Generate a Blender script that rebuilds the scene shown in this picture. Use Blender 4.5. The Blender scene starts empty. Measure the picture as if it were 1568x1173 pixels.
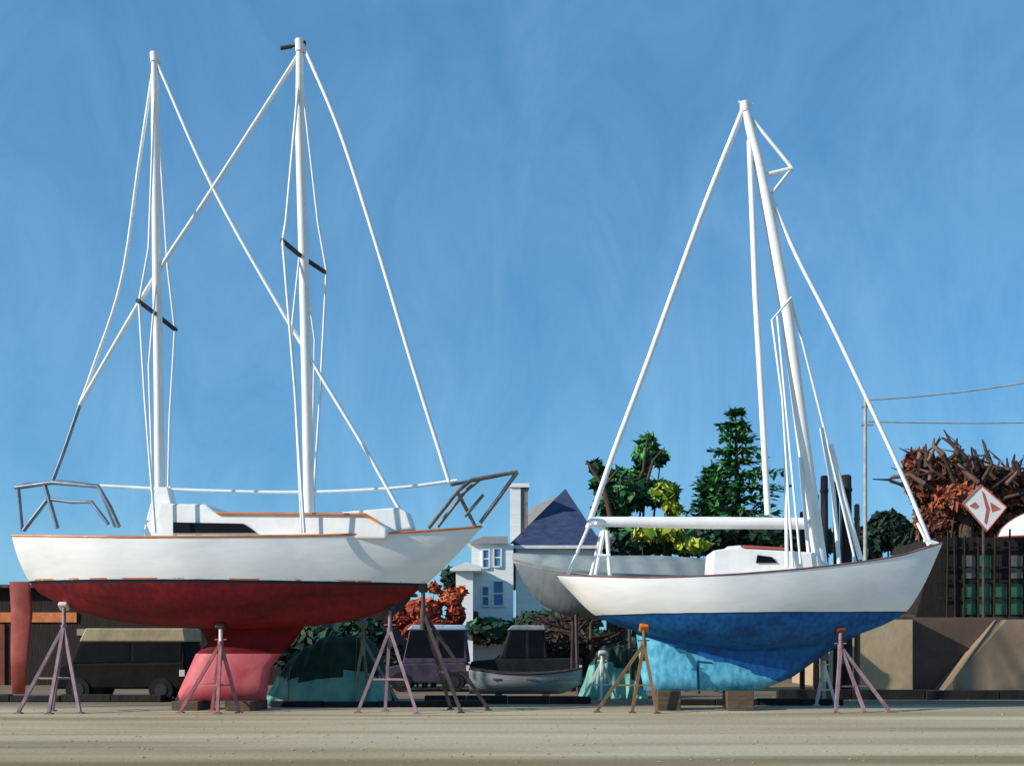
import bpy, math, random
from mathutils import Vector
random.seed(7)
F=1500.0; CX=784.0; HY=985.0; EYE=1.6

def lin(h):
    if isinstance(h,str):
        h=h.lstrip('#'); c=[int(h[i:i+2],16)/255 for i in (0,2,4)]
    else: c=[v/255 for v in h]
    return tuple([(v/12.92 if v<=0.04045 else ((v+0.055)/1.055)**2.4) for v in c]+[1.0])

# ---------------------------------------------------------------- materials
def mat(name,c1,c2=None,rough=0.6,scale=3.0,stretch=(1,1,1),bump=0.15,contrast=0.25,metal=0.0,bscale=None,spec=0.4):
    m=bpy.data.materials.new(name); m.use_nodes=True
    nt=m.node_tree; b=nt.nodes['Principled BSDF']
    b.inputs['Roughness'].default_value=rough; b.inputs['Metallic'].default_value=metal
    b.inputs['Specular IOR Level'].default_value=spec
    tc=nt.nodes.new('ShaderNodeTexCoord'); mp=nt.nodes.new('ShaderNodeMapping')
    mp.inputs['Scale'].default_value=stretch
    nt.links.new(tc.outputs['Object'],mp.inputs['Vector'])
    n=nt.nodes.new('ShaderNodeTexNoise'); n.inputs['Scale'].default_value=scale; n.inputs['Detail'].default_value=5
    n.inputs['Distortion'].default_value=0.6
    nt.links.new(mp.outputs['Vector'],n.inputs['Vector'])
    r=nt.nodes.new('ShaderNodeValToRGB')
    r.color_ramp.elements[0].position=0.5-contrast; r.color_ramp.elements[1].position=0.5+contrast
    r.color_ramp.elements[0].color=lin(c1); r.color_ramp.elements[1].color=lin(c2 or c1)
    nt.links.new(n.outputs['Fac'],r.inputs['Fac']); nt.links.new(r.outputs['Color'],b.inputs['Base Color'])
    if bump>0:
        n2=nt.nodes.new('ShaderNodeTexNoise'); n2.inputs['Scale'].default_value=bscale or scale*4; n2.inputs['Detail'].default_value=4
        nt.links.new(mp.outputs['Vector'],n2.inputs['Vector'])
        bp=nt.nodes.new('ShaderNodeBump'); bp.inputs['Strength'].default_value=bump; bp.inputs['Distance'].default_value=0.05
        nt.links.new(n2.outputs['Fac'],bp.inputs['Height']); nt.links.new(bp.outputs['Normal'],b.inputs['Normal'])
    return m

def hull_mat(name,top1,top2,boot,bot1,bot2,z0,slope,bootw=0.07,lit_low=None,lowz=None,lowslope=0.0,band=None):
    m=mat(name,top1,top2,rough=0.42,scale=1.2,stretch=(0.7,1,2.2),bump=0.10,bscale=3.5,spec=.25)
    nt=m.node_tree; L=nt.links; b=nt.nodes['Principled BSDF']
    ramp=[n for n in nt.nodes if n.type=='VALTORGB'][0]
    noise=[n for n in nt.nodes if n.type=='TEX_NOISE'][0]
    tc=[n for n in nt.nodes if n.type=='TEX_COORD'][0]
    sp=nt.nodes.new('ShaderNodeSeparateXYZ'); L.new(tc.outputs['Object'],sp.inputs[0])
    def M(op,a,bv):
        n=nt.nodes.new('ShaderNodeMath'); n.operation=op
        for i,v in enumerate((a,bv)):
            if isinstance(v,(int,float)): n.inputs[i].default_value=v
            else: L.new(v,n.inputs[i])
        return n.outputs[0]
    n3=nt.nodes.new('ShaderNodeTexNoise'); n3.inputs['Scale'].default_value=9; n3.inputs['Detail'].default_value=8
    mp3=nt.nodes.new('ShaderNodeMapping'); mp3.inputs['Scale'].default_value=(0.9,1,0.5)
    L.new(tc.outputs['Object'],mp3.inputs['Vector']); L.new(mp3.outputs['Vector'],n3.inputs['Vector'])
    t=M('SUBTRACT',sp.outputs['Z'],M('MULTIPLY',sp.outputs['X'],slope))
    t=M('SUBTRACT',t,z0)
    t2=M('ADD',t,M('MULTIPLY',M('SUBTRACT',noise.outputs['Fac'],0.5),0.04))
    above=M('GREATER_THAN',t2,bootw); mid=M('GREATER_THAN',t2,0.0)
    r2=nt.nodes.new('ShaderNodeValToRGB'); r2.color_ramp.elements[0].position=0.4; r2.color_ramp.elements[1].position=0.62
    r2.color_ramp.elements[0].color=lin(bot1); r2.color_ramp.elements[1].color=lin(bot2)
    L.new(M('ADD',M('MULTIPLY',noise.outputs['Fac'],0.5),M('MULTIPLY',n3.outputs['Fac'],0.5)),r2.inputs['Fac'])
    def mix(f,a,c):
        n=nt.nodes.new('ShaderNodeMix'); n.data_type='RGBA'
        L.new(f,n.inputs[0])
        for i,v in ((6,a),(7,c)):
            if isinstance(v,tuple): n.inputs[i].default_value=v
            else: L.new(v,n.inputs[i])
        return n.outputs[2]
    botc=r2.outputs['Color']
    if lit_low:
        q=M('SUBTRACT',M('SUBTRACT',sp.outputs['Z'],M('MULTIPLY',sp.outputs['X'],lowslope)),lowz)
        q=M('ADD',q,M('MULTIPLY',M('SUBTRACT',noise.outputs['Fac'],0.5),0.35))
        r4=nt.nodes.new('ShaderNodeValToRGB'); r4.color_ramp.elements[0].color=lin(lit_low[0]); r4.color_ramp.elements[1].color=lin(lit_low[1])
        r4.color_ramp.elements[0].position=0.35; r4.color_ramp.elements[1].position=0.65
        L.new(n3.outputs['Fac'],r4.inputs['Fac'])
        botc=mix(M('LESS_THAN',q,0.0),botc,r4.outputs['Color'])
    c=mix(mid,botc,lin(boot)); c=mix(above,c,ramp.outputs['Color'])
    if band:
        near=M('MULTIPLY',M('GREATER_THAN',t2,bootw),M('LESS_THAN',t2,bootw+0.035))
        near=M('MULTIPLY',near,M('GREATER_THAN',noise.outputs['Fac'],0.53))
        c=mix(near,c,lin(band))
    L.new(c,b.inputs['Base Color'])
    rr=nt.nodes.new('ShaderNodeMapRange'); L.new(n3.outputs['Fac'],rr.inputs[0]); rr.inputs[3].default_value=.42; rr.inputs[4].default_value=.75
    L.new(rr.outputs[0],b.inputs['Roughness'])
    return m

# ---------------------------------------------------------------- mesh builder
class MB:
    def __init__(s): s.v=[];s.f=[];s.m=[];s.sm=[];s.mats=[]
    def mi(s,m):
        if m not in s.mats: s.mats.append(m)
        return s.mats.index(m)
    def poly(s,pts,m,smooth=False):
        k=len(s.v); s.v+= [tuple(p) for p in pts]; s.f.append(tuple(range(k,k+len(pts)))); s.m.append(s.mi(m)); s.sm.append(smooth)
    def faces(s,verts,faces,m,smooth=False):
        k=len(s.v); s.v+=[tuple(p) for p in verts]
        for f in faces: s.f.append(tuple(i+k for i in f)); s.m.append(s.mi(m)); s.sm.append(smooth)
    def box(s,x0,x1,y0,y1,z0,z1,m):
        v=[(x0,y0,z0),(x1,y0,z0),(x1,y1,z0),(x0,y1,z0),(x0,y0,z1),(x1,y0,z1),(x1,y1,z1),(x0,y1,z1)]
        s.faces(v,[(3,2,1,0),(4,5,6,7),(0,1,5,4),(1,2,6,5),(2,3,7,6),(3,0,4,7)],m)
    def tube(s,pts,r,m,n=8,smooth=True):
        pts=[Vector(p) for p in pts]; N=len(pts)
        rs=list(r) if isinstance(r,(list,tuple)) else [r]*N
        if len(rs)!=N: rs=[rs[0]+(rs[-1]-rs[0])*i/(N-1) for i in range(N)]
        T=[]
        for i in range(N):
            a=pts[max(0,i-1)]; b=pts[min(N-1,i+1)]; t=(b-a)
            T.append(t.normalized() if t.length>1e-9 else Vector((0,0,1)))
        ref=Vector((0,1,0)) if abs(T[0].y)<0.9 else Vector((1,0,0))
        u=(ref-T[0]*ref.dot(T[0])).normalized(); V=[];Fc=[]
        for i in range(N):
            u=(u-T[i]*u.dot(T[i])); u.normalize(); w=T[i].cross(u)
            for j in range(n):
                a=2*math.pi*j/n+math.pi/n
                V.append(pts[i]+(u*math.cos(a)+w*math.sin(a))*rs[i])
        for i in range(N-1):
            for j in range(n):
                a=i*n+j; b=i*n+(j+1)%n
                Fc.append((a,b,b+n,a+n))
        s.faces(V,Fc,m,smooth)
        s.poly([V[j] for j in range(n)][::-1],m); s.poly(V[-n:],m)
    def prism(s,prof,y0,y1,m,y0t=None):
        n=len(prof)
        v=[(x,y0,z) for x,z in prof]+[(x,y1,z) for x,z in prof]
        fs=[tuple(range(n)),tuple(range(2*n-1,n-1,-1))]
        for i in range(n): j=(i+1)%n; fs.append((i,i+n,j+n,j))
        s.faces(v,fs,m)
    def obj(s,name,parent=None,bevel=0.0,loc=None,fixn=False):
        me=bpy.data.meshes.new(name); me.from_pydata(s.v,[],s.f)
        for m in s.mats: me.materials.append(m)
        me.polygons.foreach_set('material_index',s.m); me.polygons.foreach_set('use_smooth',s.sm)
        me.update()
        o=bpy.data.objects.new(name,me); bpy.context.scene.collection.objects.link(o)
        if parent: o.parent=parent
        if loc: o.location=loc
        if fixn:
            import bmesh
            bm=bmesh.new(); bm.from_mesh(me); bmesh.ops.remove_doubles(bm,verts=bm.verts,dist=1e-4)
            bmesh.ops.recalc_face_normals(bm,faces=bm.faces); bm.to_mesh(me); bm.free()
        if bevel>0:
            b=o.modifiers.new('bevel','BEVEL'); b.width=bevel; b.segments=2; b.limit_method='ANGLE'
        return o
def empty(name,loc=(0,0,0),rz=0.0):
    o=bpy.data.objects.new(name,None); o.empty_display_size=0.5
    o.location=loc; o.rotation_euler=(0,0,rz); bpy.context.scene.collection.objects.link(o); return o
def P(px,py,D): return Vector(((px-CX)*D/F, D, EYE+(HY-py)*D/F))
def X(px,D): return (px-CX)*D/F
def Z(py,D): return EYE+(HY-py)*D/F

def curve(xs,ys):
    n=len(xs); m=[]
    for i in range(n):
        if i==0: m.append((ys[1]-ys[0])/(xs[1]-xs[0]))
        elif i==n-1: m.append((ys[-1]-ys[-2])/(xs[-1]-xs[-2]))
        else:
            a=(ys[i]-ys[i-1])/(xs[i]-xs[i-1]); b=(ys[i+1]-ys[i])/(xs[i+1]-xs[i])
            m.append(0 if a*b<=0 else 2*a*b/(a+b))
    def f(x):
        if x<=xs[0]: return ys[0]+(x-xs[0])*m[0]
        if x>=xs[-1]: return ys[-1]
        for i in range(n-1):
            if x<=xs[i+1]: break
        h=xs[i+1]-xs[i]; t=(x-xs[i])/h
        return (2*t**3-3*t*t+1)*ys[i]+(t**3-2*t*t+t)*h*m[i]+(-2*t**3+3*t*t)*ys[i+1]+(t**3-t*t)*h*m[i+1]
    return f
def spline(pts,k=6):
    if len(pts)<3: return pts
    out=[]; n=len(pts)
    for i in range(n-1):
        p0=pts[i-1] if i>0 else pts[0]*2-pts[1]; p1=pts[i]; p2=pts[i+1]; p3=pts[i+2] if i+2<n else pts[-1]*2-pts[-2]
        for j in range(k):
            t=j/k
            out.append(0.5*((2*p1)+(p2-p0)*t+(2*p0-5*p1+4*p2-p3)*t*t+(3*p1-p0-3*p2+p3)*t**3))
    out.append(pts[-1]); return out

class Frame:
    def __init__(s,name,px,D,deg):
        s.th=math.radians(deg); s.O=Vector((X(px,D),D,0)); s.e=empty(name,s.O,s.th)
        s.d=Vector((math.cos(s.th),math.sin(s.th))); s.n=Vector((math.sin(s.th),-math.cos(s.th)))
    def L(s,px,py,off=0.0):
        u=(px-CX)/F; w=(HY-py)/F
        ox=s.O.x+off*s.n.x; oy=s.O.y+off*s.n.y
        q=(oy*u-ox)/(s.d.x-s.d.y*u); t=oy+q*s.d.y
        return Vector((q,-off,EYE+w*t))
    def W(s,q,off,z):
        return Vector((s.O.x+q*s.d.x+off*s.n.x, s.O.y+q*s.d.y+off*s.n.y, z))

def build_hull(fr,name,sheer,bottom,material,deckmat,rake,nmid=2.3,nbow=1.35,nst=2.0,railmat=None,railr=0.035):
    S=[fr.L(px,py,b) for px,py,b in sheer]
    sx=[p.x for p in S]; zs=curve(sx,[p.z for p in S]); bb=curve(sx,[r[2] for r in sheer])
    B=[fr.L(px,py,0) for px,py in bottom]; zb=curve([p.x for p in B],[p.z for p in B])
    s0,s1=sx[0],sx[-1]; N=64; M=18; L=s1-s0
    def nn(t):
        if t>0.5: return nmid+(nbow-nmid)*((t-0.5)/0.5)
        if t<0.2: return nst+(nmid-nst)*(t/0.2)
        return nmid
    st=[s0+L*(1-(1-i/N)**1.25) for i in range(N+1)]
    V=[];Fc=[];rows=[]
    for i,s in enumerate(st):
        t=(s-s0)/L; b=max(bb(s),0.004); z1=zs(s); z0=min(zb(s),z1-0.004); n=nn(t)
        row=[]
        for j in range(2*M+1):
            a=(j/M)*math.pi/2
            c=math.cos(a); sn=math.sin(a)
            y=(-1 if c>0 else 1)*b*abs(c)**(2/n); d=sn**(2/n) if sn>0 else 0
            if abs(c)<1e-6: y=0
            z=z1-(z1-z0)*d
            x=s+rake*d*max(0,1-t/0.16)
            row.append(len(V)); V.append((x,y,z))
        rows.append(row)
    for i in range(N):
        for j in range(2*M):
            Fc.append((rows[i][j],rows[i][j+1],rows[i+1][j+1],rows[i+1][j]))
    mb=MB(); mb.faces(V,Fc,material,True)
    mb.poly([V[k] for k in rows[0]],material)
    mb.obj(name,fr.e)
    dk=MB()
    for i in range(N):
        a=V[rows[i][0]];b2=V[rows[i+1][0]];c=V[rows[i+1][-1]];d=V[rows[i][-1]]
        dk.poly([(p[0],p[1]*0.98,p[2]-0.02) for p in (a,b2,c,d)],deckmat)
    dk.obj('deck',fr.e)
    if railmat:
        r=MB()
        for k in (0,-1):
            r.tube([Vector(V[rows[i][k]])+Vector((0,0,0.01)) for i in range(0,N+1,2)],railr,railmat,6)
        r.obj('toe_rail',fr.e)
    def contact(px,py):
        best=None
        for k in range(1,60):
            off=k/60*1.6; p=fr.L(px,py,off); s=p.x; t=(s-s0)/L
            if not(0<t<1): continue
            b=bb(s); 
            if off>=b*0.98: break
            n=nn(t); z=zs(s)-(zs(s)-zb(s))*(1-(off/b)**n)**(1/n)
            e=abs(z-p.z)
            if best is None or e<best[0]: best=(e,s,off,z)
        return fr.W(best[1],best[2],best[3]-0.05)
    return contact

def fin(fr,name,rows,thick,material,m2=None,split=None):
    mb=MB(); K=10; rings=[]
    for ri,(py,a,b) in enumerate(rows):
        A=fr.L(a,py); Bp=fr.L(b,py); ring=[]
        for k in range(2*K):
            if k<K: u=k/K; side=-1
            else: u=(2*K-k)/K; side=1
            w=thick[ri]*0.5*(max(0,math.sin(math.pi*u**0.75)))**0.7
            ring.append((A.x+(Bp.x-A.x)*u, side*w, A.z+(Bp.z-A.z)*u))
        rings.append(ring)
    for i in range(len(rings)-1):
        n=2*K; mm=m2 if (m2 and i>=split) else material
        mb.faces(rings[i]+rings[i+1],[(k,(k+1)%n,(k+1)%n+n,k+n) for k in range(n)],mm,True)
    mb.poly(rings[-1],m2 or material)
    return mb.obj(name,fr.e,fixn=True)

def side_block(fr,name,prof,w,m,bevel=0.03,taper=0.0):
    pts=[fr.L(px,py,w) for px,py in prof]
    zmin=min(p.z for p in pts); zmax=max(p.z for p in pts)
    mb=MB(); n=len(pts)
    def yy(p): return w-taper*(p.z-zmin)/(zmax-zmin+1e-6)
    v=[(p.x,-yy(p),p.z) for p in pts]+[(p.x,yy(p),p.z) for p in pts]
    fs=[tuple(range(n)),tuple(range(2*n-1,n-1,-1))]
    for i in range(n): j=(i+1)%n; fs.append((i,i+n,j+n,j))
    mb.faces(v,fs,m); return mb.obj(name,fr.e,bevel,fixn=True)
def side_plate(fr,name,prof,w,m,t=0.02):
    pts=[fr.L(px,py,w+t) for px,py in prof]; n=len(pts)
    mb=MB()
    for sgn in (1,-1):
        v=[(p.x,-sgn*(w+t),p.z) for p in pts]+[(p.x,-sgn*(w-0.03),p.z) for p in pts]
        fs=[tuple(range(n)),tuple(range(2*n-1,n-1,-1))]
        for i in range(n): j=(i+1)%n; fs.append((i,i+n,j+n,j))
        mb.faces(v,fs,m)
    return mb.obj(name,fr.e,fixn=True)
def rig(fr,name,lines,m,n=7,smooth=True):
    mb=MB()
    for ln in lines:
        r=ln[0]; raw=ln[1:]; pts=[fr.L(*p) for p in raw]
        if smooth and len(raw)>3 and all(len(p)==2 for p in raw) and not isinstance(r,list):
            pts=spline(pts)
        mb.tube(pts,r,m,n)
    return mb.obj(name,fr.e)

# ---------------------------------------------------------------- shared materials
white=mat('white_paint','#dcd9d4','#f0efec',rough=0.45,scale=2,bump=0.08)
spar=mat('spar_paint','#e4e0db','#f4f2ef',rough=0.5,scale=2,stretch=(1,1,.5),bump=0.06)
wire=mat('stay_cover','#dde0e1','#f1f1ee',rough=0.6,scale=3,stretch=(1,1,.5),bump=0.05)
darkwood=mat('dark_spreader_wood','#2b2426','#4a3a38',rough=0.6)
glass=mat('dark_glass','#0b0c10','#15161a',rough=0.35,bump=0,spec=0.12)
steel=mat('rail_steel','#5b6570','#8391a0',rough=0.4,metal=0.2,bump=0.03)
bronze=mat('pulpit_paint','#45413f','#8a857c',rough=0.45,metal=0.2)
orangewood=mat('varnished_teak','#c2642c','#e39a62',rough=0.35,scale=6,stretch=(0.3,1,1))
redbrown=mat('rub_rail','#6a4046','#96686c',rough=0.5)
deckm=mat('deck_paint','#cfcbc2','#e2ded6',rough=0.7)
timber=mat('blocking_timber','#3f342b','#6b5846',rough=0.85,scale=3,stretch=(1,1,6),bump=0.4)

# ================================================================ LEFT KETCH
A=Frame('ketch_sailboat',375,23.8,-6)
zA=A.L(36,889,1.0); zA2=A.L(640,893,0.4)
slA=(zA2.z-zA.z)/(zA2.x-zA.x); z0A=zA.z-slA*zA.x
hmA=hull_mat('ketch_hull_paint','#e2dfdb','#f4f2ef','#162036','#560d14','#7e151b',z0A-0.05,slA,0.075,band='#cf7d4e')
antired=mat('antifouling_red','#520d13','#731419',rough=0.75,scale=3,bump=0.15,spec=.15)
pinkred=mat('keel_sunlit_pink','#ac3f48','#da7076',rough=0.6,scale=1.5,bump=0.15)  # pink lower keel: sunlight painted into the red
sheerA=[(18,820,0.95),(100,821,1.34),(170,822,1.56),(250,822,1.6),(360,821,1.42),(470,820,1.1),(580,817,0.72),(680,811,0.30),(738,806,0.0)]
botA=[(18,890),(60,915),(120,937),(200,953),(300,962),(400,964),(500,955),(570,941),(625,914),(665,883),(700,848),(738,807)]
conA=build_hull(A,'hull',sheerA,botA,hmA,deckm,0.3,nbow=1.22,railmat=orangewood,railr=0.03)
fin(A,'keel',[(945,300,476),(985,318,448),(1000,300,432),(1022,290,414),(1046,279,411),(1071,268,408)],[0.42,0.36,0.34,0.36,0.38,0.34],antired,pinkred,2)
fin(A,'rudder',[(890,14,46),(940,17,50),(1000,16,44),(1062,18,38)],[0.12,0.11,0.10,0.09],mat('rudder_red','#742823','#a5463a',rough=0.6,scale=1.5))
kb=MB()
for a,b in ((275,315),(355,400)):
    p=A.L(a,1071); q=A.L(b,1071); kb.box(p.x,q.x,-0.45,0.45,0.004,p.z,timber)
kb.obj('keel_blocks',A.e,0.015)
side_block(A,'cabin_trunk',[(218,824),(222,800),(236,790),(240,769),(312,770),(328,783),(500,785),(560,787),(592,808),(592,824)],0.88,white,0.05,0.10)
side_block(A,'forward_hatch',[(520,800),(524,783),(610,776),(622,783),(630,808),(560,822)],0.3,white,0.03)
side_plate(A,'cabin_window',[(265,815),(265,799),(372,801),(392,815)],0.86,glass,0.05)
side_plate(A,'coachroof_trim',[(330,786),(330,783),(560,785),(585,800),(578,800),(556,788)],.85,orangewood,0.04)
def mast(fr,name,pts,r): return rig(fr,name,[(r,*pts)],spar,12)
mast(A,'mizzen_mast',[(237,88),(238,200),(240,400),(243,600),(246,815)],[0.085,0.105,0.11,0.115,0.13])
mast(A,'main_mast',[(459,68),(459,200),(465,400),(470,600),(474,815)],[0.085,0.11,0.12,0.125,0.13])
side_block(A,'mizzen_mast_step',[(220,810),(230,772),(240,745),(256,745),(262,772),(300,800)],0.16,white,0.02)
rig(A,'standing_rigging',[
 (0.048,(239,92),(325,285),(440,490),(555,680),(612,780)),
 (0.05,(460,80),(325,290),(232,432),(122,620)),
 (0.04,(237,90),(213,250),(186,430),(142,565),(122,620)),
 (0.052,(464,68),(520,200),(575,370),(632,560),(688,738)),
 (0.036,(458,120,.0),(438,340,.9),(433,369,.95),(452,600,1.3),(466,815,1.4)),
 (0.033,(462,120,.0),(487,340,-.9),(500,414,-.95),(490,610,-1.1),(481,745,-1.2),(480,815,-1.2)),
 (0.027,(460,380,.0),(447,500,.6),(462,815,1.1)),
 (0.027,(462,380,.0),(482,520,-.7),(476,815,-1.1)),
 (0.031,(237,130,.0),(228,380,.8),(213,462,.9),(222,610,1.1),(238,815,1.35)),
 (0.031,(239,130,.0),(257,410,-.8),(268,505,-.9),(260,640,-1.1),(256,815,-1.35)),
 (0.027,(240,420,.0),(228,560,.7),(236,815,1.1)),
],wire)
rig(A,'backstay_lower',[(0.045,(122,620),(98,690),(80,738))],steel)
rig(A,'lifelines',[(0.04,(150,743),(300,750),(455,753),(600,747),(700,735))],wire)
rig(A,'mizzen_spreader',[(0.06,(211,460,.98),(240,482,.0),(269,505,-.95))],darkwood,6)
rig(A,'main_spreader',[(0.06,(432,368,.98),(462,393,.0),(497,416,-.95))],darkwood,6)
rig(A,'masthead_vane',[(0.05,(430,74),(447,71)),(0.03,(445,72),(462,66)),(0.06,(455,68),(468,66))],darkwood,6)
rig(A,'masthead_cap',[(0.12,(237,82),(238,96)),(0.12,(459,62),(460,80))],spar,10)
rig(A,'stern_pulpit',[
 (0.055,(24,746,.8),(80,738,.95),(150,744,1.1),(168,775,1.15),(182,806,1.2)),
 (0.04,(24,746,-.8),(40,741,-.9),(95,736,-1.0),(150,743,-1.1),(176,806,-1.2)),
 (0.045,(24,746,.8),(26,746,-.8)),
 (0.045,(28,748,.8),(34,812,.85)),(0.05,(72,765,.9),(36,812,.9)),(0.05,(68,740,.9),(88,808,1.0)),
 (0.045,(72,763,.9),(110,768,1.0),(140,768,1.1),(166,802,1.15)),
],steel)
rig(A,'bow_pulpit',[
 (0.05,(656,808,.4),(700,752,.36),(722,734,.32),(792,722,.0)),
 (0.045,(670,806,-.34),(712,752,-.3),(735,733,-.3),(792,722,.0)),
 (0.05,(735,800,.0),(765,760,.0),(792,722,.0)),
 (0.04,(690,742,.36),(735,733,-.3)),(0.045,(700,752,.36),(712,775,.2),(728,806,.05)),
 (0.04,(712,790,.2),(740,757,.1)),
],bronze)
rig(A,'mooring_cleats',[(0.05,(470,815,0),(478,760,0)),(0.05,(250,772),(262,745))],white)

# ================================================================ RIGHT SLOOP
B=Frame('sloop_sailboat',1150,23.8,-4)
zB=B.L(905,941,0.9); zB2=B.L(1390,936,0.15); slB=(zB2.z-zB.z)/(zB2.x-zB.x); z0B=zB.z-slB*zB.x
hmB=hull_mat('sloop_hull_paint','#e6e3df','#f6f4f1','#0e3a66','#08427c','#1668ad',z0B-0.02,slB,0.035)
pa=B.L(972,968); pb=B.L(1185,1040); ls=(pb.z-pa.z)/(pb.x-pa.x)
blueK=hull_mat('sloop_keel_paint_sunlit_low','#0b355c','#185487','#0b355c','#09427a','#1765a6',99,0,0.02,('#3f93b6','#6cbcd4'),pa.z-ls*pa.x,ls)  # lighter blue low aft area paints sunlight on the keel into its colour
sheerB=[(852,880,0.6),(900,882,0.9),(1000,884,1.27),(1090,881,1.38),(1180,875,1.22),(1280,865,0.86),(1370,852,0.46),(1418,839,0.2),(1443,831,0.0)]
botB=[(852,900),(905,942),(960,962),(1050,985),(1150,997),(1250,988),(1330,965),(1385,938),(1412,900),(1443,832)]
conB=build_hull(B,'hull',sheerB,botB,hmB,deckm,0.25,nmid=2.1,nbow=1.3,nst=1.9,railmat=redbrown,railr=0.022)
fin(B,'keel',[(955,972,1345),(985,976,1290),(1010,979,1250),(1035,982,1215),(1056,986,1165)],[0.5,0.40,0.34,0.30,0.26],blueK)
rig(B,'rudder_post',[(0.03,(1068,1010,.16),(1070,1055,.13)),(0.022,(1068,1012,.17),(1090,1014,.17))],mat('fitting_blue','#0e3a5c','#18517c'))
kb=MB()
for a,b in ((1005,1040),(1110,1150)):
    p=B.L(a,1056); q=B.L(b,1056); kb.box(p.x,q.x,-0.4,0.4,0.004,p.z,timber)
kb.obj('keel_blocks',B.e,0.015)
side_block(B,'cabin_trunk',[(1090,882),(1092,842),(1118,838),(1140,838),(1205,842),(1250,845),(1262,866),(1262,880)],0.72,white,0.04,0.05)
side_plate(B,'cabin_window',[(1158,861),(1160,849),(1182,852),(1190,861)],0.70,glass,0.04)
side_plate(B,'cabin_roof_trim',[(1138,838),(1138,834),(1206,838),(1206,841)],0.64,mat('hatch_red','#a24642','#c26a60'),0.05)
side_block(B,'companionway_hatch',[(1112,842),(1114,836),(1135,834),(1138,842)],0.45,white,0.02)
rig(B,'mast',[([0.10,0.125,0.145,0.15,0.16,0.17],(1140,162),(1162,250),(1182,350),(1205,480),(1228,660),(1257,870))],spar,12)
rig(B,'boom',[([0.12,0.15,0.14],(905,798),(1080,800),(1243,801))],spar,12)
rig(B,'boom_gallows',[(0.05,(925,812,.4),(912,880,.7)),(0.05,(929,812,.4),(934,880,.7)),(0.04,(915,850,.6),(934,850,.6)),
                      (0.05,(922,812,-.4),(905,880,-.7)),(0.045,(912,800,.5),(935,820,-.4))],white)
rig(B,'backstay',[(0.07,(1139,165),(1080,312),(1030,448),(985,572),(937,700),(900,808)),(0.04,(900,808),(868,882))],wire)
rig(B,'standing_rigging',[
 (0.045,(1146,175),(1212,256)),(0.04,(1212,258),(1182,296)),(0.055,(1172,268),(1213,258)),
 (0.05,(1180,300),(1220,392),(1270,490),(1332,620),(1385,735),(1425,832)),
 (0.075,(1148,215,.0),(1157,450,.3),(1168,640,.6),(1176,788,.8)),
 (0.028,(1212,455,.2),(1182,490,.6),(1198,610,.8),(1210,800,1.0),(1214,868,1.1)),
 (0.032,(1210,455,.0),(1228,520,-.4),(1262,655,-.8),(1310,860,-.9)),
 (0.028,(1190,480,.4),(1205,640,.6),(1226,862,.9)),
 (0.055,(1258,655,-.5),(1276,750,-.5),(1285,862,-.6)),
 (0.065,(1272,680,-.3),(1292,760,-.3),(1318,856,-.4)),
 (0.045,(1203,680,.3),(1205,868,.9)),
 (0.045,(1225,700,.1),(1240,866,.3)),
],wire)
rig(B,'masthead_fitting',[(0.12,(1140,157),(1141,172)),(0.03,(1130,156),(1152,160))],spar,8)
rig(B,'bow_roller',[(0.05,(1415,826),(1436,832)),(0.04,(1405,800),(1422,834))],wire)

# ================================================================ JACK STANDS
def stand(top,D,foot_px,mleg,mpad,tilt=0.5,r=0.052,con=None,headw=0.11,mpost=None):
    e=empty('boat_stand',(X(top[0],D),D,0)); o=e.location
    T=(con(top[0],top[1]) if con else P(top[0],top[1],D))-o
    hz=T.z*0.78
    hub=Vector((T.x*0.7,T.y*0.7,hz))
    mb=MB(); feet=[]
    for px,fd in foot_px: feet.append(Vector((X(px,D+fd)-o.x,fd,0.03)))
    for ft in feet:
        mb.tube([hub+Vector((0,0,0.05)),ft],[r,r*0.95],mleg,4,False)
        mb.box(ft.x-0.08,ft.x+0.08,ft.y-0.08,ft.y+0.08,0.004,0.03,mleg)
    n=len(feet)
    for i in range(n):
        a=hub.lerp(feet[i],0.6); b=hub.lerp(feet[(i+1)%n],0.6)
        mb.tube([a,b],r*0.5,mleg,4,False)
    mb.obj('legs',e)
    m2=MB(); m2.tube([hub-Vector((0,0,0.35)),hub+Vector((0,0,0.1))],r*1.3,mleg,8)
    m2.tube([hub,T],r*0.85,mpost or mleg,8)
    m2.tube([hub.lerp(T,0.3)-Vector((0.14,0,0)),hub.lerp(T,0.3)+Vector((0.14,0,0))],0.018,mleg,6)
    m2.obj('screw_post',e)
    m3=MB(); w=headw
    up=Vector((0,tilt,1)).normalized(); ax=Vector((1,0,0)); ay=up.cross(ax)
    v=[T+ax*sx*w+ay*sy*w+up*sz*0.06 for sz in (-1,1) for sx,sy in ((-1,-1),(1,-1),(1,1),(-1,1))]
    m3.faces(v,[(3,2,1,0),(4,5,6,7),(0,1,5,4),(1,2,6,5),(2,3,7,6),(3,0,4,7)],mpad)
    m3.obj('pad',e,0.03)
mauve=mat('stand_paint_mauve','#74595f','#a18489',rough=0.7,scale=4)
pinkst=mat('stand_paint_pink','#8c4f4f','#b87a7a',rough=0.7,scale=4)
darkst=mat('stand_paint_dark','#2c2628','#574643',rough=0.7,scale=4)
palest=mat('stand_paint_pale','#b9bfb4','#dcdcd2',rough=0.7,scale=4)
olive=mat('stand_paint_rust','#5f4a2f','#8a6b40',rough=0.8,scale=4)
greyst=mat('stand_paint_grey','#565e54','#7c8173',rough=0.7,scale=4)
padw=mat('pad_pale','#d8bfb2','#eedacd'); pado=mat('pad_orange','#c8641e','#e08a3a'); padr=mat('pad_rust','#6a2c20','#8a4030')
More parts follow.
